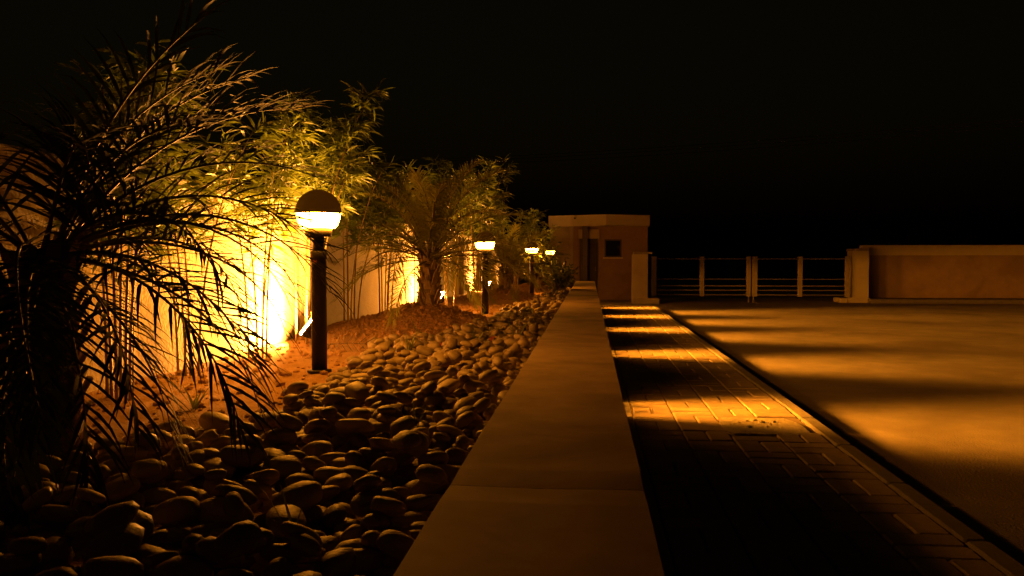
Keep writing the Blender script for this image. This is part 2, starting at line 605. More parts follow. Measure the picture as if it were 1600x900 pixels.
# ------------------------------------------------------------------ step lights in the low wall's path side
def step_light(y, label):
    t = thing('step_light', label, 'wall light', (WALL_R - .006, y, .60), 0, 'step lights set in the low wall above the footpath')
    g = MB()
    w = .36
    g.box(.002, .020, -w, w, .045, .065).box(.002, .020, -w, w, -.065, -.045)
    g.box(.002, .020, -w, -w + .02, -.0445, .0445).box(.002, .020, w - .02, w, -.0445, .0445)
    g.build('frame', M['black'], t)
    MB().box(.002, .008, -w + .021, w - .021, -.044, .044).build('lens', M['step_glow'], t)
    for k in range(3):
        z = -.03 + k * .03
        g = MB()
        g.add([(.009, -w + .021, z + .012), (.009, w - .021, z + .012), (.024, w - .021, z), (.024, -w + .021, z)], [(0, 1, 2, 3)])
        g.build('louvre', M['black'], t)
    ld = bpy.data.lights.new('step_lamp', 'POINT')
    ld.energy = STEP_W
    ld.color = SODIUM
    ld.shadow_soft_size = .10
    ld.use_nodes = True
    nt = ld.node_tree
    N, L = nt.nodes, nt.links
    em = N['Emission']
    # photometric distribution of the louvred lamp: a wide fan kept below the horizontal
    geo = N.new('ShaderNodeNewGeometry')
    sp = N.new('ShaderNodeSeparateXYZ')
    L.new(geo.outputs['Incoming'], sp.inputs[0])

    def mth(op, a, b=None, c=None):
        n_ = N.new('ShaderNodeMath')
        n_.operation = op
        for i, q in enumerate((a, b, c)):
            if q is None:
                continue
            if isinstance(q, (int, float)):
                n_.inputs[i].default_value = q
            else:
                L.new(q, n_.inputs[i])
        return n_.outputs[0]
    vx, vy, vz = sp.outputs
    dn = mth('MAXIMUM', mth('MULTIPLY', vz, -1.0), 0.0)
    prof = mth('DIVIDE', 1.0, mth('ADD', mth('POWER', dn, 2.0), .026))
    cut = N.new('ShaderNodeMapRange')
    cut.interpolation_type = 'SMOOTHSTEP'
    cut.inputs['From Min'].default_value = -.10
    cut.inputs['From Max'].default_value = .03
    L.new(mth('MULTIPLY', vz, -1.0), cut.inputs['Value'])
    hx = mth('DIVIDE', vx, mth('ADD', mth('SQRT', mth('ADD', mth('MULTIPLY', vx, vx), mth('MULTIPLY', vy, vy))), 1e-4))
    az = N.new('ShaderNodeMapRange')
    az.interpolation_type = 'SMOOTHSTEP'
    az.inputs['From Min'].default_value = .86
    az.inputs['From Max'].default_value = 1.0
    az.inputs['To Min'].default_value = 0.0
    L.new(hx, az.inputs['Value'])
    beam = mth('MULTIPLY', mth('MULTIPLY', prof, cut.outputs[0]), mth('POWER', az.outputs[0], 1.6))

    def ramp(v_, lo_, hi_, a_, b_):             # stray light between the louvres, close to the horizontal
        q = N.new('ShaderNodeMapRange')
        q.interpolation_type = 'SMOOTHSTEP'
        for nm, val in (('From Min', lo_), ('From Max', hi_), ('To Min', a_), ('To Max', b_)):
            q.inputs[nm].default_value = val
        L.new(v_, q.inputs['Value'])
        return q.outputs[0]
    stray = mth('MULTIPLY', ramp(mth('ABSOLUTE', vz), .035, .10, 1, 0), ramp(hx, .3, .7, 0, 4.6))
    halo = mth('MULTIPLY', mth('MULTIPLY', prof, cut.outputs[0]), ramp(hx, .30, 1.0, 0, .035))
    L.new(mth('ADD', mth('ADD', beam, halo), stray), em.inputs['Strength'])
    for dy in (-.26, 0, .26):
        lo = bpy.data.objects.new('lamp_light', ld)
        COL.objects.link(lo)
        lo.parent = t
        lo.location = (.045, dy, 0)
    return t


ORD = ['nearest', 'second', 'third', 'fourth', 'fifth and farthest']
for y, o_ in zip((7.3, 11.6, 15.6, 19.2, 22.6), ORD):
    step_light(y, f'{o_} step light from the camera on the path side of the low wall')


# ------------------------------------------------------------------ palms
def frond_data(L, e0, droop, nl, leaf, width, seed, rough=1.0):
    rr = random.Random(seed)
    n = 14
    pts = [Vector((0, 0, 0))]
    bend = rr.uniform(-.25, .25)
    for i in range(n):
        t = (i + .5) / n
        e = e0 - droop * t ** 1.25
        a = bend * t
        pts.append(pts[-1] + Vector((math.cos(e) * math.cos(a), math.cos(e) * math.sin(a), math.sin(e))) * (L / n))
    ra = MB().tube(pts, [.0075 * (1 - .82 * i / n) * (.6 + .5 * L) for i in range(n + 1)], 5)
    lf = MB()
    for k in range(nl):
        t = .16 + .83 * k / (nl - 1)
        for s in (-1, 1):
            if rr.random() < .05:
                continue
            tt = min(.995, max(0, t + rr.uniform(-.008, .008)))
            f = tt * n
            i = min(int(f), n - 1)
            p = pts[i].lerp(pts[i + 1], f - i)
            T = (pts[i + 1] - pts[i]).normalized()
            S = Vector((0, 0, 1)).cross(T)
            if S.length < 1e-3:
                S = Vector((0, 1, 0))
            S.normalize()
            Nn = T.cross(S)
            ph = math.radians(66 - 40 * tt + rr.uniform(-9, 9) * rough)
            d = T * math.cos(ph) + S * (s * math.sin(ph)) + Nn * (.38 + rr.uniform(-.18, .22) * rough)
            d.normalize()
            ln = leaf * (.45 + .55 * math.sin(PI * min(1, .12 + .86 * tt)) ** .7) * rr.uniform(.85, 1.1)
            wv = d.cross(Nn)
            if wv.length < 1e-3:
                wv = S
            wv.normalize()
            q = p.copy()
            vs, prof = [], (.45, 1.0, .82, .45, .03)
            sag = rr.uniform(.10, .34) * rough
            m = 4
            for j in range(m + 1):
                w = wv * (width * .5 * prof[j])
                vs += [q - w, q + w]
                d = (d - Vector((0, 0, 1)) * sag * (.35 + j * .3)).normalized()
                q = q + d * (ln / m)
            lf.add(vs, [(2 * j, 2 * j + 1, 2 * j + 3, 2 * j + 2) for j in range(m)])
    return ra, lf


def joined(ra, lf, name, leafm):
    """a frond: leaf blades and rachis in one mesh with two materials"""
    me = bpy.data.meshes.new(name)
    n = len(ra.v)
    me.from_pydata(ra.v + lf.v, [], ra.f + [tuple(i + n for i in f) for f in lf.f])
    me.materials.append(M['rachis'])
    me.materials.append(leafm)
    idx = [0] * len(ra.f) + [1] * len(lf.f)
    me.polygons.foreach_set('material_index', idx)
    me.polygons.foreach_set('use_smooth', [True] * len(idx))
    me.update()
    return me


def palm_trunk(t, h, r, seed):
    rr = random.Random(seed)
    pts = [(0, 0, -.05), (0, 0, h * .3), (.01, 0, h * .7), (.0, .0, h + .06)]
    tk = MB().tube(pts, [r * 1.15, r * 1.05, r, r * .7], 14).build('trunk', M['bark'], t, True)
    st = []
    for v in range(3):
        q = MB()
        w, l, d = .028 + .006 * v, .11 + .02 * v, .016
        vs = [(-w, 0, 0), (w, 0, 0), (w, -d, 0), (-w, -d, 0)]
        vs += [(-w * .6, .03, l * .6), (w * .6, .03, l * .6), (w * .6, .012, l * .6), (-w * .6, .012, l * .6)]
        vs += [(-w * .5, .055, l), (w * .45, .058, l * .96), (w * .45, .04, l), (-w * .5, .04, l * 1.02)]
        fs = [(0, 1, 5, 4), (1, 2, 6, 5), (2, 3, 7, 6), (3, 0, 4, 7), (4, 5, 9, 8), (5, 6, 10, 9), (6, 7, 11, 10), (7, 4, 8, 11), (8, 9, 10, 11)]
        st.append(q.add(vs, fs).mesh('frond_stub', M['stub']))
    k, z = 0, .0
    while z < h:
        an = k * 2.39996 + rr.uniform(-.2, .2)
        o = link('frond_stub', st[k % 3], tk, (math.cos(an) * r * 1.0, math.sin(an) * r * 1.0, z), (0, 0, an - PI / 2))
        k += 1
        z += .0125
    return tk


FM = []
for i in range(9):
    e0 = math.radians([84, 76, 68, 58, 48, 38, 27, 15, 0][i])
    dr = math.radians([40, 52, 62, 70, 74, 76, 72, 66, 58][i])
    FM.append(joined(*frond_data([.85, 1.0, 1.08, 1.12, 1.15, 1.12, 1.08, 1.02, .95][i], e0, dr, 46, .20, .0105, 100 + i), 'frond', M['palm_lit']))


def palm(loc, h, r, s, seed, label, nf=46):
    rr = random.Random(seed)
    t = thing('date_palm', label, 'palm', loc, rr.uniform(0, 6), 'small date palms in the bed')
    palm_trunk(t, h, r, seed)
    for k in range(nf):
        lvl = k / nf
        i = min(8, int(lvl * 9))
        an = k * 2.39996 + rr.uniform(-.25, .25)
        sc = s * rr.uniform(.85, 1.12)
        link('frond', FM[i], t, (math.cos(an) * r * .5, math.sin(an) * r * .5, h + .07 * (1 - lvl)),
             (rr.uniform(-.25, .25), rr.uniform(-.10, .10), an), (sc, sc, sc))
    return t


palm((-1.66, 8.75, .88), .50, .085, 1.1, 3, 'small date palm on a soil mound behind the nearest lamp, floodlit from behind', 52)
palm((-1.55, 15.6, .82), .30, .09, 1.0, 5, 'date palm on a mound between the second and third bollard lamps')
palm((-1.38, 21.0, .80), .30, .08, .95, 8, 'farthest date palm, in front of the guard house canopy', 36)

# foreground palm, silhouetted at the left
HP = at(66, 418, 2.60)
hero = thing('date_palm', 'large dark foreground palm at the left, fronds silhouetted against the floodlit wall', 'palm', (HP.x, HP.y, .68), 0, 'small date palms in the bed')
hh = HP.z - .68
palm_trunk(hero, hh, .085, 21)
rr = random.Random(77)
HF = []                                        # azimuth deg (0 = towards the path), elevation, droop, length
for k in range(16):
    az = k * 137.5 + rr.uniform(-14, 14)
    lvl = k / 16
    HF.append((az, 80 - 98 * lvl + rr.uniform(-6, 6), 58 + 34 * math.sin(PI * lvl) + rr.uniform(-10, 10), .78 + .2 * math.sin(PI * lvl) + rr.uniform(-.05, .08)))
HF += [(4, 34, 108, .92), (24, 20, 96, .90), (-14, 10, 84, .86), (36, 46, 96, 1.0), (-34, -8, 58, .86),
       (8, -6, 66, .90), (44, 34, 100, .98), (28, 70, 48, .98), (-6, 74, 46, .95), (6, 50, 78, 1.0), (58, 24, 92, .95), (-38, -30, 44, .86), (-58, -34, 40, .84), (-74, -22, 52, .88), (4, -34, 44, .74), (-26, 40, 100, .85), (-52, -18, 48, .84), (-64, -4, 62, .86), (18, 62, 62, 1.0), (-22, 56, 74, .95)]
for k, (az, e, dr, ln) in enumerate(HF):
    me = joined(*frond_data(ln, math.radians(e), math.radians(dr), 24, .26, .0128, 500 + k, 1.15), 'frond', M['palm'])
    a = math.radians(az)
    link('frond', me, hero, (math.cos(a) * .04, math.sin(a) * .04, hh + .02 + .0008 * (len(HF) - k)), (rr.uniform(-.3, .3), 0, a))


# ------------------------------------------------------------------ bamboo along the wall
def leaf_blade(mb, p, d, ln, w, droop, rr):
    d = d.normalized()
    u = Vector((rr.uniform(-1, 1), rr.uniform(-1, 1), rr.uniform(-.2, 1)))
    wv = d.cross(u)
    if wv.length < 1e-3:
        wv = d.orthogonal()
    wv.normalize()
    q = p.copy()
    vs = [q.copy()]
    for j, f in enumerate((.9, 1.0, .6)):
        q = q + d * (ln / 4)
        vs += [q - wv * w * f * .5, q + wv * w * f * .5]
        d = (d - Vector((0, 0, 1)) * droop).normalized()
    q = q + d * (ln / 4)
    vs.append(q)
    mb.add(vs, [(0, 2, 1), (1, 2, 4, 3), (3, 4, 6, 5), (5, 6, 7)])


def bamboo(loc, h, ncane, seed, label, spread=.22, dens=1.0, lean=(0, 0), low=.42, leaf=.15):
    rr = random.Random(seed)
    t = thing('bamboo_plant', label, 'bamboo', loc, 0, 'bamboo plants along the boundary wall')
    for c_ in range(ncane):
        an = rr.uniform(0, 2 * PI)
        b = Vector((math.cos(an), math.sin(an), 0)) * rr.uniform(.02, spread * .6)
        ht = h * rr.uniform(.72, 1.03)
        tip = b + Vector((math.cos(an) * spread * rr.uniform(.6, 1.9) + lean[0], math.sin(an) * spread * rr.uniform(.6, 1.9) + lean[1], 0))
        pts, n = [], 12
        for i in range(n + 1):
            f = i / n
            g_ = f ** 2.2
            pts.append(Vector((b.x + (tip.x - b.x) * g_, b.y + (tip.y - b.y) * g_, -.06 + ht * (f - .06 * f ** 4))))
        rad = [.0085 * (1 - .8 * i / n) + .001 for i in range(n + 1)]
        cn = MB().tube(pts, rad, 6)
        for i in range(1, 8):                   # nodes
            p = pts[i]
            cn.tube([p - Vector((0, 0, .004)), p + Vector((0, 0, .004))], rad[i] * 1.35, 6)
        cane = cn.build('cane', M['cane'], t, True)
        lf = MB()
        nb_ = int(46 * dens * ht / 2)
        for k in range(nb_):
            f = low + (1 - low) * (k / nb_) ** .85
            f = min(.999, max(.1, f + rr.uniform(-.05, .05)))
            i = min(int(f * n), n - 1)
            p = pts[i].lerp(pts[i + 1], f * n - i)
            a = rr.uniform(0, 2 * PI)
            up = rr.uniform(-.1, .8)
            bd = Vector((math.cos(a), math.sin(a), up)).normalized()
            bl = rr.uniform(.06, .26) * (1.15 - .5 * f)
            e = p + bd * bl
            lf.tube([p, e], .0014, 3, False)
            for q in range(rr.randint(4, 8)):
                pp = p.lerp(e, rr.uniform(.45, 1))
                dd = bd + Vector((rr.uniform(-1, 1), rr.uniform(-1, 1), rr.uniform(-.7, .5))) * .95
                leaf_blade(lf, pp, dd, leaf * rr.uniform(.6, 1.25), .0155 * leaf / .15 * rr.uniform(.8, 1.2), rr.uniform(.05, .3), rr)
        lf.build('foliage', M['bamboo'], cane)
    return t


BX = BACK_X + .25
BAM = [  # pixel x, y of the top, X, canes, density, label
(190, 45, -2.38, 7, 1.0, 'tall dim bamboo behind the foreground palm fronds, upper left'),
    (300, 95, -2.42, 4, 1.0, 'dim bamboo rising over the wall behind the foreground palm tips'),
    (405, 165, -2.42, 5, 1.0, 'bright bamboo arching over the floodlit wall, left of the nearest lamp'),
    (478, 118, -2.40, 6, 1.25, 'tall dense bamboo directly behind the nearest bollard lamp'),
    (545, 215, -2.42, 6, 1.15, 'thin bamboo with bare orange canes right of the nearest lamp'),
    (600, 228, -2.42, 7, 1.2, 'bamboo on the wall left of the second palm'),
    (652, 224, -2.10, 5, 1.1, 'bamboo rising straight behind the second palm'),
    (700, 236, -2.05, 5, 1.1, 'bamboo rising right of the second palm crown'),
    (745, 240, -1.80, 7, 1.2, 'bamboo above the second bollard lamp'),
    (800, 300, -1.75, 6, 1.0, 'bamboo between the second and third bollard lamps'),
    (838, 318, -1.65, 6, 1.0, 'far bamboo above the third bollard lamp'),
]
LOWF = [.5, .56, .66, .66, .56, .56, .72, .70, .5, .45, .4]
for k, (px, py, X, nc, de, lab) in enumerate(BAM):
    r_ = at(px, 405, 1.0).x
    Y = X / r_
    top = at(px, py, Y).z
    sz = soil_z(X, Y)
    sp = .20 if Y < 9 else .26
    bamboo((X, Y, sz), (top - sz) * 1.0, nc, 40 + k, lab, sp, de, (.10, -.05), LOWF[k], .15)


# ------------------------------------------------------------------ broad-leaved shrubs at the far end
def shrub(loc, h, rad, n, seed, label, leaf=.07):
    rr = random.Random(seed)
    t = thing('leafy_shrub', label, 'shrub', loc, 0, 'broad-leaved shrubs at the far end of the bed')
    st, lf = MB(), MB()
    for k in range(n):
        a, rr_ = rr.uniform(0, 2 * PI), rad * math.sqrt(rr.random())
        tip = Vector((math.cos(a) * rr_, math.sin(a) * rr_, h * rr.uniform(.45, 1) * (1 - .35 * (rr_ / rad) ** 2)))
        mid = Vector((tip.x * .35, tip.y * .35, tip.z * .55))
        pts = [Vector((0, 0, -.05)), mid, tip]
        st.tube(pts, [.008, .005, .002], 4)
        for q in range(16):
            f = rr.uniform(.35, 1)
            p = mid.lerp(tip, (f - .35) / .65)
            d = Vector((rr.uniform(-1, 1), rr.uniform(-1, 1), rr.uniform(-.6, .7)))
            leaf_blade(lf, p, d, leaf * rr.uniform(.7, 1.3), leaf * .42, rr.uniform(0, .25), rr)
    st.build('stem', M['wood'], t)
    lf.build('foliage', M['shrubleaf'], t)
    return t


shrub((-.62, 17.2, SOIL_Z), .80, .38, 40, 4, 'low broad-leaved shrub leaning over the far end of the low wall', .085)
shrub((-.75, 20.6, SOIL_Z), .95, .5, 44, 5, 'dark leafy shrub beyond the third lamp near the wall end', .09)
shrub((-1.15, 18.8, SOIL_Z), 1.75, .6, 70, 6, 'tall dark leafy shrub in front of the guard house canopy', .10)

# ------------------------------------------------------------------ river stones
EDGE = [(-1.5, -2.2), (1.6, -2.05), (2.4, -1.95), (3.0, -1.62), (3.6, -1.50), (4.6, -1.55), (5.3, -1.50), (6.0, -1.62), (6.8, -1.80), (7.4, -1.62),
        (7.9, -1.22), (8.6, -1.02), (9.6, -.95), (10.6, -1.12), (11.4, -1.20), (12.4, -1.0), (14, -.92), (15.5, -.80), (18, -.78), (23, -.7)]
EY, EXx = [e[0] for e in EDGE], [e[1] for e in EDGE]


def stone_edge(y):
    return float(np.interp(y, EY, EXx)) + .05 * noise.noise((0, y * 3, 5))


def ico(sub):
    import bmesh
    bm = bmesh.new()
    bmesh.ops.create_icosphere(bm, subdivisions=sub, radius=1.0)
    vs = [v.co.copy() for v in bm.verts]
    fs = [tuple(v.index for v in f.verts) for f in bm.faces]
    bm.free()
    return vs, fs


def stone_mesh(seed, sub):
    vs, fs = ico(sub)
    rr = random.Random(seed)
    o = Vector((rr.uniform(0, 50), rr.uniform(0, 50), rr.uniform(0, 50)))
    ex = rr.uniform(.82, 1.0)
    out = []
    for v in vs:
        k = 1 + .20 * noise.noise(v * .9 + o) + .05 * noise.noise(v * 2.3 + o)
        s = Vector((math.copysign(abs(v.x) ** ex, v.x), math.copysign(abs(v.y) ** ex, v.y), math.copysign(abs(v.z) ** .9, v.z)))
        out.append(s * k)
    return out, fs


SV = [stone_mesh(900 + i, 3) for i in range(12)]
SM = [MB().add(*s).mesh('river_stone', M['stone'], True) for s in SV]
SV2 = [stone_mesh(900 + i, 2) for i in range(12)]
CELL = .02
hx0, hy0 = -2.4, 1.0
HW, HH = int((2.4 - .36) / CELL), int(22.6 / CELL)
hf = np.zeros((HH, HW))
for j in range(HH):
    y = hy0 + j * CELL
    if j % 3 == 0:
        row = [soil_z(hx0 + i * CELL, y) - .012 for i in range(0, HW, 3)]
        hf[j] = np.repeat(row, 3)[:HW]
    else:
        hf[j] = hf[j - 1]
rs = random.Random(12)
stones = []
y = 1.05
cand = []
while y < 23.2:
    xl = stone_edge(y)
    row = 0.070
    x = xl + rs.uniform(0, .1)
    while x < WALL_L - .035:
        cand.append((x + rs.uniform(-.035, .035), y + rs.uniform(-.04, .04), 0))
        x += .084
    y += row
extra = []
for k in range(int(len(cand) * .18)):
    yy = rs.uniform(1.1, 23)
    xl = stone_edge(yy)
    extra.append((rs.uniform(xl + .06, WALL_L - .06), yy, 1))
rs.shuffle(cand)
for (x, y, layer) in cand + extra:
    big = rs.random()
    a = rs.uniform(.038, .062) if big < .84 else rs.uniform(.062, .086)
    b = a * rs.uniform(.56, .82)
    c_ = a * rs.uniform(.36, .52)
    if layer:
        a, b, c_ = a * .85, b * .85, c_ * .85
    if x + b * .8 > WALL_L:
        x = WALL_L - b * .85
    # keep clear of the nearest lamp posts
    if any((x - l[0]) ** 2 + (y - l[1]) ** 2 < (.07 + b) ** 2 for l in ((-1.60, 5.12), (-1.38, 11.4))):
        continue
    rz = rs.uniform(0, PI)
    ca, sa = math.cos(rz), math.sin(rz)
    i0, i1 = int((x - a - hx0) / CELL), int((x + a - hx0) / CELL) + 1
    j0, j1 = int((y - a - hy0) / CELL), int((y + a - hy0) / CELL) + 1
    i0, j0 = max(i0, 0), max(j0, 0)
    i1, j1 = min(i1, HW), min(j1, HH)
    if i1 - i0 < 2 or j1 - j0 < 2:
        continue
    gx_, gy_ = np.meshgrid(hx0 + np.arange(i0, i1) * CELL - x, hy0 + np.arange(j0, j1) * CELL - y)
    u = (gx_ * ca + gy_ * sa) / a
    v = (-gx_ * sa + gy_ * ca) / b
    q = u * u + v * v
    ins = q < 1
    if not ins.any():
        continue
    sub = hf[j0:j1, i0:i1]
    core = q < .62
    low = np.where(core, -c_ * np.sqrt(np.clip(1 - q, 0, 1)), 9)
    need = (sub - low)[core] if core.any() else sub[ins]
    zc = float(np.percentile(need, 88)) - c_ * .10
    # tilt with the slope beneath
    w = sub[ins]
    A = np.c_[gx_[ins], gy_[ins], np.ones(w.size)]
    sol = np.linalg.lstsq(A, w, rcond=None)[0]
    tx = float(np.clip(sol[1], -.45, .45)) * .8 + rs.uniform(-.12, .12)
    ty = float(np.clip(-sol[0], -.45, .45)) * .8 + rs.uniform(-.12, .12)
    if zc + c_ > .835:
        continue
    top = zc + c_ * np.sqrt(np.clip(1 - q, 0, 1)) - gx_ * math.tan(ty) * .8 + gy_ * math.tan(tx) * .8
    sub[ins] = np.maximum(sub[ins], top[ins])
    stones.append((x, y, zc, a, b, c_, tx, ty, rz, rs.randrange(12)))
# the 300 that show largest: the nearest in view
view = [s for s in stones if s[1] > 1.95 and s[0] / s[1] > -.62]
view.sort(key=lambda s: s[1] / s[3])
single = set(id(s) for s in view[:300])
far = MB()
for s in stones:
    x, y, z, a, b, c_, tx, ty, rz, mi = s
    rot = (Matrix.Rotation(ty, 4, 'Y') @ Matrix.Rotation(tx, 4, 'X') @ Matrix.Rotation(rz, 4, 'Z'))
    if id(s) in single:
        o = link('river_stone', SM[mi], None, (x, y, z), rot.to_euler(), (a, b, c_))
        tag(o, 'smooth rounded river stone in the near part of the bed beside the low wall', 'stone', 'river stones in the bed')
    else:
        mt = Matrix.Translation((x, y, z)) @ rot @ Matrix.Diagonal((a, b, c_, 1))
        V, F = SV2[mi]
        far.add([mt @ v for v in V], F)
tag(far.build('river_stones', M['stone'], smooth=True), 'mass of smaller river stones farther along the bed', 'stones', kind='stuff')

# clods on the mounds and bare soil
cl = MB()
cv, cf = ico(1)
rc = random.Random(5)
for k in range(4200):
    if k < 3200:
        mx, my, h, r = MOUNDS[rc.choice((0, 0, 0, 1))]
        an, q = rc.uniform(0, 2 * PI), r * 1.5 * math.sqrt(rc.random())
        x, y = mx + math.cos(an) * q, my + math.sin(an) * q
    else:
        y = rc.uniform(2, 14)
        x = rc.uniform(BACK_X + .05, stone_edge(y))
    if x < BACK_X + .03 or x > stone_edge(y) + .05:
        continue
    s = rc.choice((.007, .009, .012, .014, .02, .028)) * rc.uniform(.7, 1.3)
    o = Vector((rc.uniform(0, 9), rc.uniform(0, 9), 0))
    z = soil_z(x, y) + s * .2
    cl.add([(x + v.x * s * (1 + .5 * noise.noise(v + o)), y + v.y * s * (1 + .5 * noise.noise(v * 1.3 + o)), z + v.z * s * .75) for v in cv], cf)
tag(cl.build('soil_clods', M['clod']), 'loose reddish clods of soil strewn over mounds and bare bed', 'soil', kind='stuff')


# ------------------------------------------------------------------ grass tufts, fallen leaves, dry frond
def tuft(loc, h, n, seed, label):
    rr = random.Random(seed)
    g = MB()
    for k in range(n):
        a = rr.uniform(0, 2 * PI)
        leaf_blade(g, Vector((rr.uniform(-.015, .015), rr.uniform(-.015, .015), -.01)), Vector((math.cos(a) * .45, math.sin(a) * .45, 1)), h * rr.uniform(.7, 1.2), .009, rr.uniform(.05, .3), rr)
    o = g.build('grass_tuft', M['grassleaf'], None, loc=loc)
    return tag(o, label, 'grass', 'grass tufts among the stones')


def ground_at(x, y):
    i, j = int((x - hx0) / CELL), int((y - hy0) / CELL)
    if 0 <= i < HW and 0 <= j < HH:
        return max(float(hf[j, i]), soil_z(x, y))
    return soil_z(x, y)


def on_bed(px, py):
    d = at(px, py, 1.0)
    Y = 5.0
    for _ in range(30):
        p = at(px, py, Y)
        gz = ground_at(p.x, Y)
        Y *= (CAM_Z - gz) / max(CAM_Z - p.z, 1e-3)
        Y = min(max(Y, 1.2), 22)
    p = at(px, py, Y)
    return Vector((p.x, Y, ground_at(p.x, Y)))


for k, (px, py, h, n, lab) in enumerate([
        (637, 540, .16, 9, 'grass tuft at the front foot of the second palm mound'),
        (655, 522, .20, 5, 'taller grass blades on the front slope of the second palm mound'),
        (745, 530, .16, 7, 'grass tuft among stones right of the palm mound'),
        (808, 538, .22, 6, 'grass tuft close to the low wall, level with the second lamp'),
        (650, 665, .18, 5, 'thin grass blades growing up in the middle of the stones'),
        (303, 640, .14, 8, 'grass tuft on bare soil under the foreground palm'),
        (752, 497, .20, 8, 'grass tuft at the foot of the second bollard lamp'),
        (838, 500, .22, 9, 'grass tuft beside the low wall beyond the second lamp'),
        (455, 850, .20, 4, 'dry grass blades between the nearest stones')]):
    tuft(on_bed(px, py), h, n, 60 + k, lab)
for k, (px, py, s, lab) in enumerate([
        (694, 521, .19, 'fallen red leaf on stones below the palm mound'),
        (769, 537, .18, 'upright fallen orange leaf between stones near the wall'),
        (767, 611, .15, 'fallen brown leaf on a stone beside the low wall')]):
    g = MB()
    n = 8
    vs = []
    for i in range(n + 1):
        f = i / n
        w = .20 * math.sin(PI * f) ** .8 + .004
        zz = .12 * math.sin(PI * f) - .05 * f
        vs += [((f - .5), -w, zz + .07 * w * 3), ((f - .5), 0, zz), ((f - .5), w, zz + .07 * w * 3)]
    fs = []
    for i in range(n):
        for q in range(2):
            a = i * 3 + q
            fs.append((a, a + 1, a + 4, a + 3))
    g.add(vs, fs)
    p = on_bed(px, py)
    o = g.build('fallen_leaf', M['red'], None, loc=p + Vector((0, 0, .02)))
    o.scale = (s, s, s)
    o.rotation_euler = [(0.3, -.35, .5), (.2, -.95, .4), (.1, -.1, .3)][k]
    tag(o, lab, 'leaf', 'fallen leaves on the stones')
p = on_bed(520, 545)
q = MB()
ra, lf = frond_data(.55, math.radians(26), math.radians(50), 10, .17, .010, 333, .5)
me = joined(ra, lf, 'dry_palm_frond', M['dry'])
me.materials[0] = M['dry']
o = link('dry_palm_frond', me, None, (p.x - .10, p.y - .05, p.z + .03), (1.15, 0, -.15))
tag(o, 'dry broken palm frond lying on soil right of the nearest lamp', 'palm frond')

# ------------------------------------------------------------------ guard house
GY = 29.6
gx0, gx1 = at(868, 400, GY).x, at(1012, 400, GY).x
gh = thing('guard_house', 'small tan guard house with cream flat roof band beside the gate', 'building', (0, 0, 0))
wx0, wx1 = at(946, 0, GY).x, at(973, 0, GY).x          # window
wz0, wz1 = at(950, 402, GY).z, at(950, 374, GY).z
dx0, dx1 = at(906, 0, GY).x, at(936, 0, GY).x          # door
ztop = at(950, 350, GY).z
dz1 = at(920, 373, GY).z
g = MB()
y0, y1 = GY, GY + .15
bxs = at(897, 0, GY).x
g.box(bxs, dx0, y0, y1, 0, ztop).box(dx0, dx1, y0, y1, dz1 + .32, ztop).box(dx1, wx0, y0, y1, 0, ztop)
g.box(wx0, wx1, y0, y1, 0, wz0).box(wx0, wx1, y0, y1, wz1, ztop).box(wx1, gx1, y0, y1, 0, ztop)
g.box(gx1 - .15, gx1, y1, GY + 3, 0, ztop).box(bxs, bxs + .15, y1, GY + 3, 0, ztop).box(bxs, gx1, GY + 3, GY + 3.15, 0, ztop)
g.build('wall', M['tan'], gh)
g = MB()
cz0, cz1 = at(950, 353, GY - .3).z, at(950, 336, GY - .3).z
cxm = at(948, 0, GY - .75).x
g.prism([(gx0 - .25, GY + .1), (cxm, GY - .75), (gx1 + .06, GY - .10), (gx1 + .06, GY + 3.3), (gx0 - .25, GY + 3.3)], cz0, cz1)
rf = g.build('roof', M['cream'], gh)
g = MB().lathe([(.035, -.05), (.035, .05)], 10, top=True, bottom=True)
sv = g.build('spout', M['door'], rf)
pp = at(898, 341, GY - .40)
sv.location, sv.rotation_euler = pp, (PI / 2, 0, 0)
w_ = MB()
t_ = .05
w_.box(wx0, wx1, GY + .03, GY + .09, wz1 - t_, wz1).box(wx0, wx1, GY + .03, GY + .09, wz0, wz0 + t_)
w_.box(wx0, wx0 + t_, GY + .03, GY + .09, wz0 + t_, wz1 - t_).box(wx1 - t_, wx1, GY + .03, GY + .09, wz0 + t_, wz1 - t_)
win = w_.build('window', M['door'], gh)
MB().box(wx0 + t_, wx1 - t_, GY + .055, GY + .065, wz0 + t_, wz1 - t_).build('pane', M['glass'], win)
MB().box(wx0 - .05, wx1 + .05, GY - .05, GY - .002, wz0 - .05, wz0 - .002).build('sill', M['cream'], win)
d_ = MB().box(dx0 + .02, dx1 - .02, GY + .04, GY + .09, .01, dz1)
dor = d_.build('door', M['door'], gh)
for k in range(3):
    w0 = (dx1 - dx0 - .08) / 3
    MB().box(dx0 + .05 + k * w0, dx0 + .01 + (k + 1) * w0, GY + .025, GY + .039, .15, dz1 - .12).build('door_panel', M['wood'], dor)
MB().box(dx1 - .11, dx1 - .08, GY - .01, GY + .022, 1.0, 1.14).build('handle', M['steel'], dor)
MB().cbox(dx0 - .03, dx1 + .03, GY - .14, GY - .003, dz1 + .003, dz1 + .32, .01).build('shutter_box', M['pier'], gh)
px0, px1 = at(911, 0, GY - .35).x, at(919, 0, GY - .35).x
MB().cbox(px0, px1, GY - .45, GY - .28, 0, cz0 - .003, .01).build('canopy_post', M['door'], gh)
c0, c1 = at(890, 0, GY - .1).x, at(897, 0, GY - .1).x
MB().box(gx0 - .2, bxs - .003, GY + .25, GY + .4, 0, cz0 - .003).build('side_wall', M['plaster'], gh)
MB().cbox(c0, c1, GY - .05, GY + .2, 0, cz0 - .003, .01).build('pilaster', M['plaster'], gh)


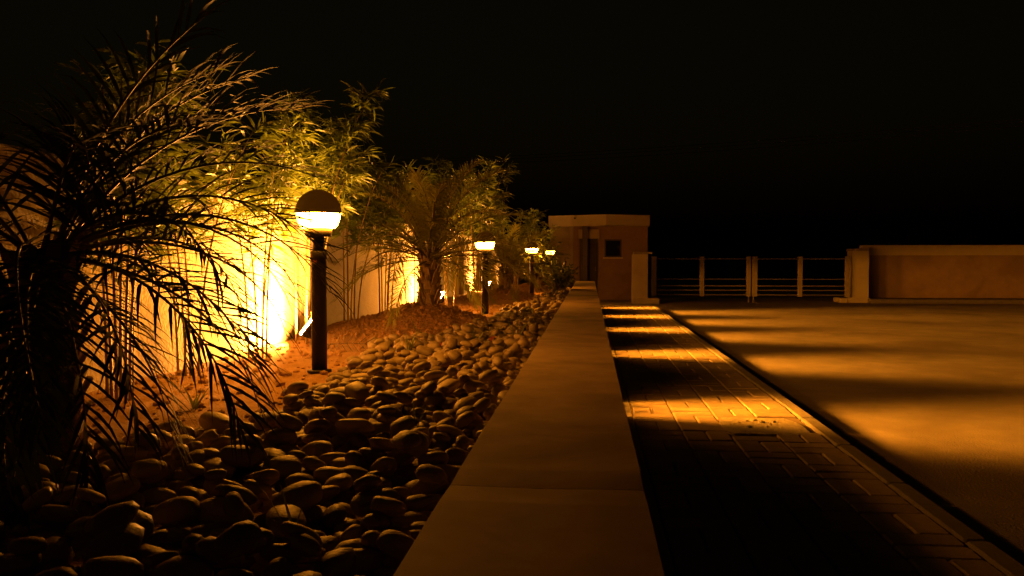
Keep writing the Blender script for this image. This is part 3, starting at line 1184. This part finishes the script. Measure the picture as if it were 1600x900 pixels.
# ------------------------------------------------------------------ gate pillars, gate leaves, far right wall
def pillar(x0, x1, Y, d, h, plx0, plx1, plh, label, tracks):
    t = thing('gate_pillar', label, 'pillar', ((x0 + x1) / 2, Y, 0), 0, 'gate pillars')
    cx = (x0 + x1) / 2
    MB().cbox(x0 - cx, x1 - cx, 0, d, 0.002, h, .012).build('shaft', M['pier'], t)
    MB().cbox(x0 - cx + .04, x1 - cx + tracks, .05, d + .25, h + .002, h + .075, .012).build('cap', M['gate'], t)
    MB().cbox(plx0 - cx, plx1 - cx, -.10, d + .1, 0.001, plh, .02).build('plinth', M['pier'], t)
    return t


LY = 27.2
pillar(at(990, 0, LY).x, at(1015, 0, LY).x, LY, .55, at(1000, 397, LY).z, at(991, 0, LY).x, at(1033, 0, LY).x, .17,
       'pale left gate pillar beside the guard house', .14)
RY = 28.4
pillar(at(1337, 0, RY).x, at(1364, 0, RY).x, RY, .55, at(1350, 392, RY).z, at(1317, 0, RY).x, at(1366, 0, RY).x, .15,
       'pale right gate pillar beside the far wall', .0)


def gate_leaf(x0, x1, Y, mid, flip, label):
    t = thing('gate_leaf', label, 'gate', (x0, Y, 0), 0, 'leaves of the metal gate')
    w = x1 - x0
    zt = at(1100, 402, Y).z
    zb = at(1100, 463, Y).z
    for a, wd in ((0, .17), (mid - x0 - .075, .15), (w - .14, .14)):
        MB().cbox(a, a + wd, -.04, .04, zb, zt + .03, .006).build('upright', M['gate'], t)
    for yy, hh_ in ((404.5, .05), (436, .03), (446.5, .045), (453.2, .045), (460.4, .045)):
        z = at(1100, yy, Y).z
        for a, b in ((.17, mid - x0 - .075), (mid - x0 + .075, w - .14)):
            MB().box(a + .001, b - .001, -.025, .025, z - hh_ * .4, z + hh_ * .4).build('rail', M['rail'], t)
    for a in (.05, w - .06):
        MB().lathe([(.035, -zb * 0), (.035, .05)], 10, (a, 0, 0), top=True, bottom=True).build('hinge_foot', M['gate'], t)
        MB().lathe([(.018, .05), (.018, zb)], 8, (a, 0, 0), top=True, bottom=True).build('drop_bolt', M['gate'], t)
    return t


G1 = 28.3
gate_leaf(at(1020, 0, G1).x, at(1177, 0, G1).x, G1, at(1100, 0, G1).x, 1, 'left leaf of the low grey metal rail gate')
gate_leaf(at(1179, 0, G1).x, at(1333, 0, G1).x, G1, at(1255, 0, G1).x, 1, 'right leaf of the low grey metal rail gate')
FY = 29.3
fw = thing('far_wall', 'tan far wall with cream top band right of the gate', 'wall', (0, 0, 0))
fx0 = at(1353, 0, FY).x
zt = at(1380, 383, FY).z
zm = at(1380, 399, FY).z
MB().box(fx0, 30, FY, FY + .25, 0, zm).build('wall_body', M['far_tan'], fw)
MB().cbox(fx0 - .02, 30, FY - .03, FY + .28, zm + .002, zt, .01).build('top_band', M['cream'], fw)
tag(MB().cbox(at(1367, 0, 28).x, 30, 28.0, FY - .11, 0, .13, .02).build('kerb_apron', M['kerb']), kind='structure')

# ------------------------------------------------------------------ dark trees beyond the gate
def tree(loc, h, rx, seed, label):
    rr = random.Random(seed)
    t = thing('tree', label, 'tree', loc, 0, 'dark trees beyond the gate')
    tk = MB()
    tk.tube([(0, 0, -.1), (.05, 0, h * .25), (0, .05, h * .5), (.1, 0, h * .8)], [.18, .14, .10, .03], 8)
    tips = []
    for k in range(9):
        a = rr.uniform(0, 2 * PI)
        z = h * rr.uniform(.2, .5)
        e = Vector((math.cos(a) * rx * .6, math.sin(a) * rx * .6, z + h * rr.uniform(.1, .35)))
        tk.tube([(0, 0, z), (e.x * .5, e.y * .5, (z + e.z) / 2 + .1), e], [.07, .045, .015], 5)
        tips.append(e)
    tk.build('trunk', M['wood'], t)
    lf = MB()
    cl_ = []
    for k in range(34):
        a, q = rr.uniform(0, 2 * PI), math.sqrt(rr.random())
        zz = rr.uniform(.12, 1)
        w = math.sin(PI * min(1, .12 + .80 * zz)) ** .6
        cl_.append((Vector((math.cos(a) * rx * q * w, math.sin(a) * rx * q * w, h * zz * .94)), rr.uniform(.35, .8) * rx * .42))
    for c_, r in cl_:
        for k in range(85):
            d = Vector((rr.gauss(0, 1), rr.gauss(0, 1), rr.gauss(0, .8)))
            p = c_ + d.normalized() * r * rr.random() ** .5
            if p.z < .2:
                continue
            leaf_blade(lf, p, Vector((rr.uniform(-1, 1), rr.uniform(-1, 1), rr.uniform(-1, .6))), .30, .15, .15, rr)
    lf.build('crown', M['treeleaf'], t)
    return t


for k, (px, py, Y, rx, lab) in enumerate([
        (1048, 374, 62, 2.3, 'dark round tree right of the guard house roof'),
        (1098, 378, 66, 2.2, 'small dark tree behind the left gate leaf'),
        (1196, 376, 64, 1.9, 'low dark tree behind the meeting point of the gate leaves'),
        (1255, 352, 62, 3.2, 'tall dark tree behind the right gate leaf'),
        (1330, 346, 66, 3.6, 'largest dark tree behind the right gate pillar'),
        (1420, 338, 60, 3.6, 'dark tree rising over the far tan wall')]):
    p = at(px, py, Y)
    tree((p.x, Y, -.02), p.z + .02, rx, 70 + k, lab)

# ------------------------------------------------------------------ power line
A = [at(1760, 172, 46), at(1760, 176, 46.6), at(1760, 182, 47.2)]
B = [at(470, 250, 120), at(470, 252, 121), at(470, 255, 122)]
for nm, p, lab in (('right', A, 'utility pole beyond the far wall'), ('left', B, 'distant utility pole behind the bamboo')):
    t = thing('utility_pole', lab, 'pole', (p[1].x, p[1].y + .12, 0), 0, 'utility poles')
    MB().lathe([(.15, -.2), (.10, p[0].z + .3)], 12, top=True, bottom=True).build('shaft', M['wood'], t)
    for q in p:
        MB().cbox(-.06, .06, q.y - p[1].y - .12 - .05, q.y - p[1].y - .12 + .05, q.z - .06, q.z + .02, .01).build('insulator', M['steel'], t)
    MB().box(-.05, .05, -.85 - .12, .85, p[1].z - .25, p[1].z - .13).build('crossarm', M['wood'], t)
for k, lab in enumerate(('upper cable of the power line in the night sky', 'middle cable of the power line in the night sky', 'lower cable of the power line in the night sky')):
    pts = []
    for i in range(33):
        f = i / 32
        q = A[k].lerp(B[k], f)
        q.z -= (2.4 + .4 * k) * 4 * f * (1 - f) * .35
        pts.append(q)
    o = MB().tube(pts, .022, 5).build('power_cable', M['cable'], None, True)
    tag(o, lab, 'cable', 'cables of the power line')
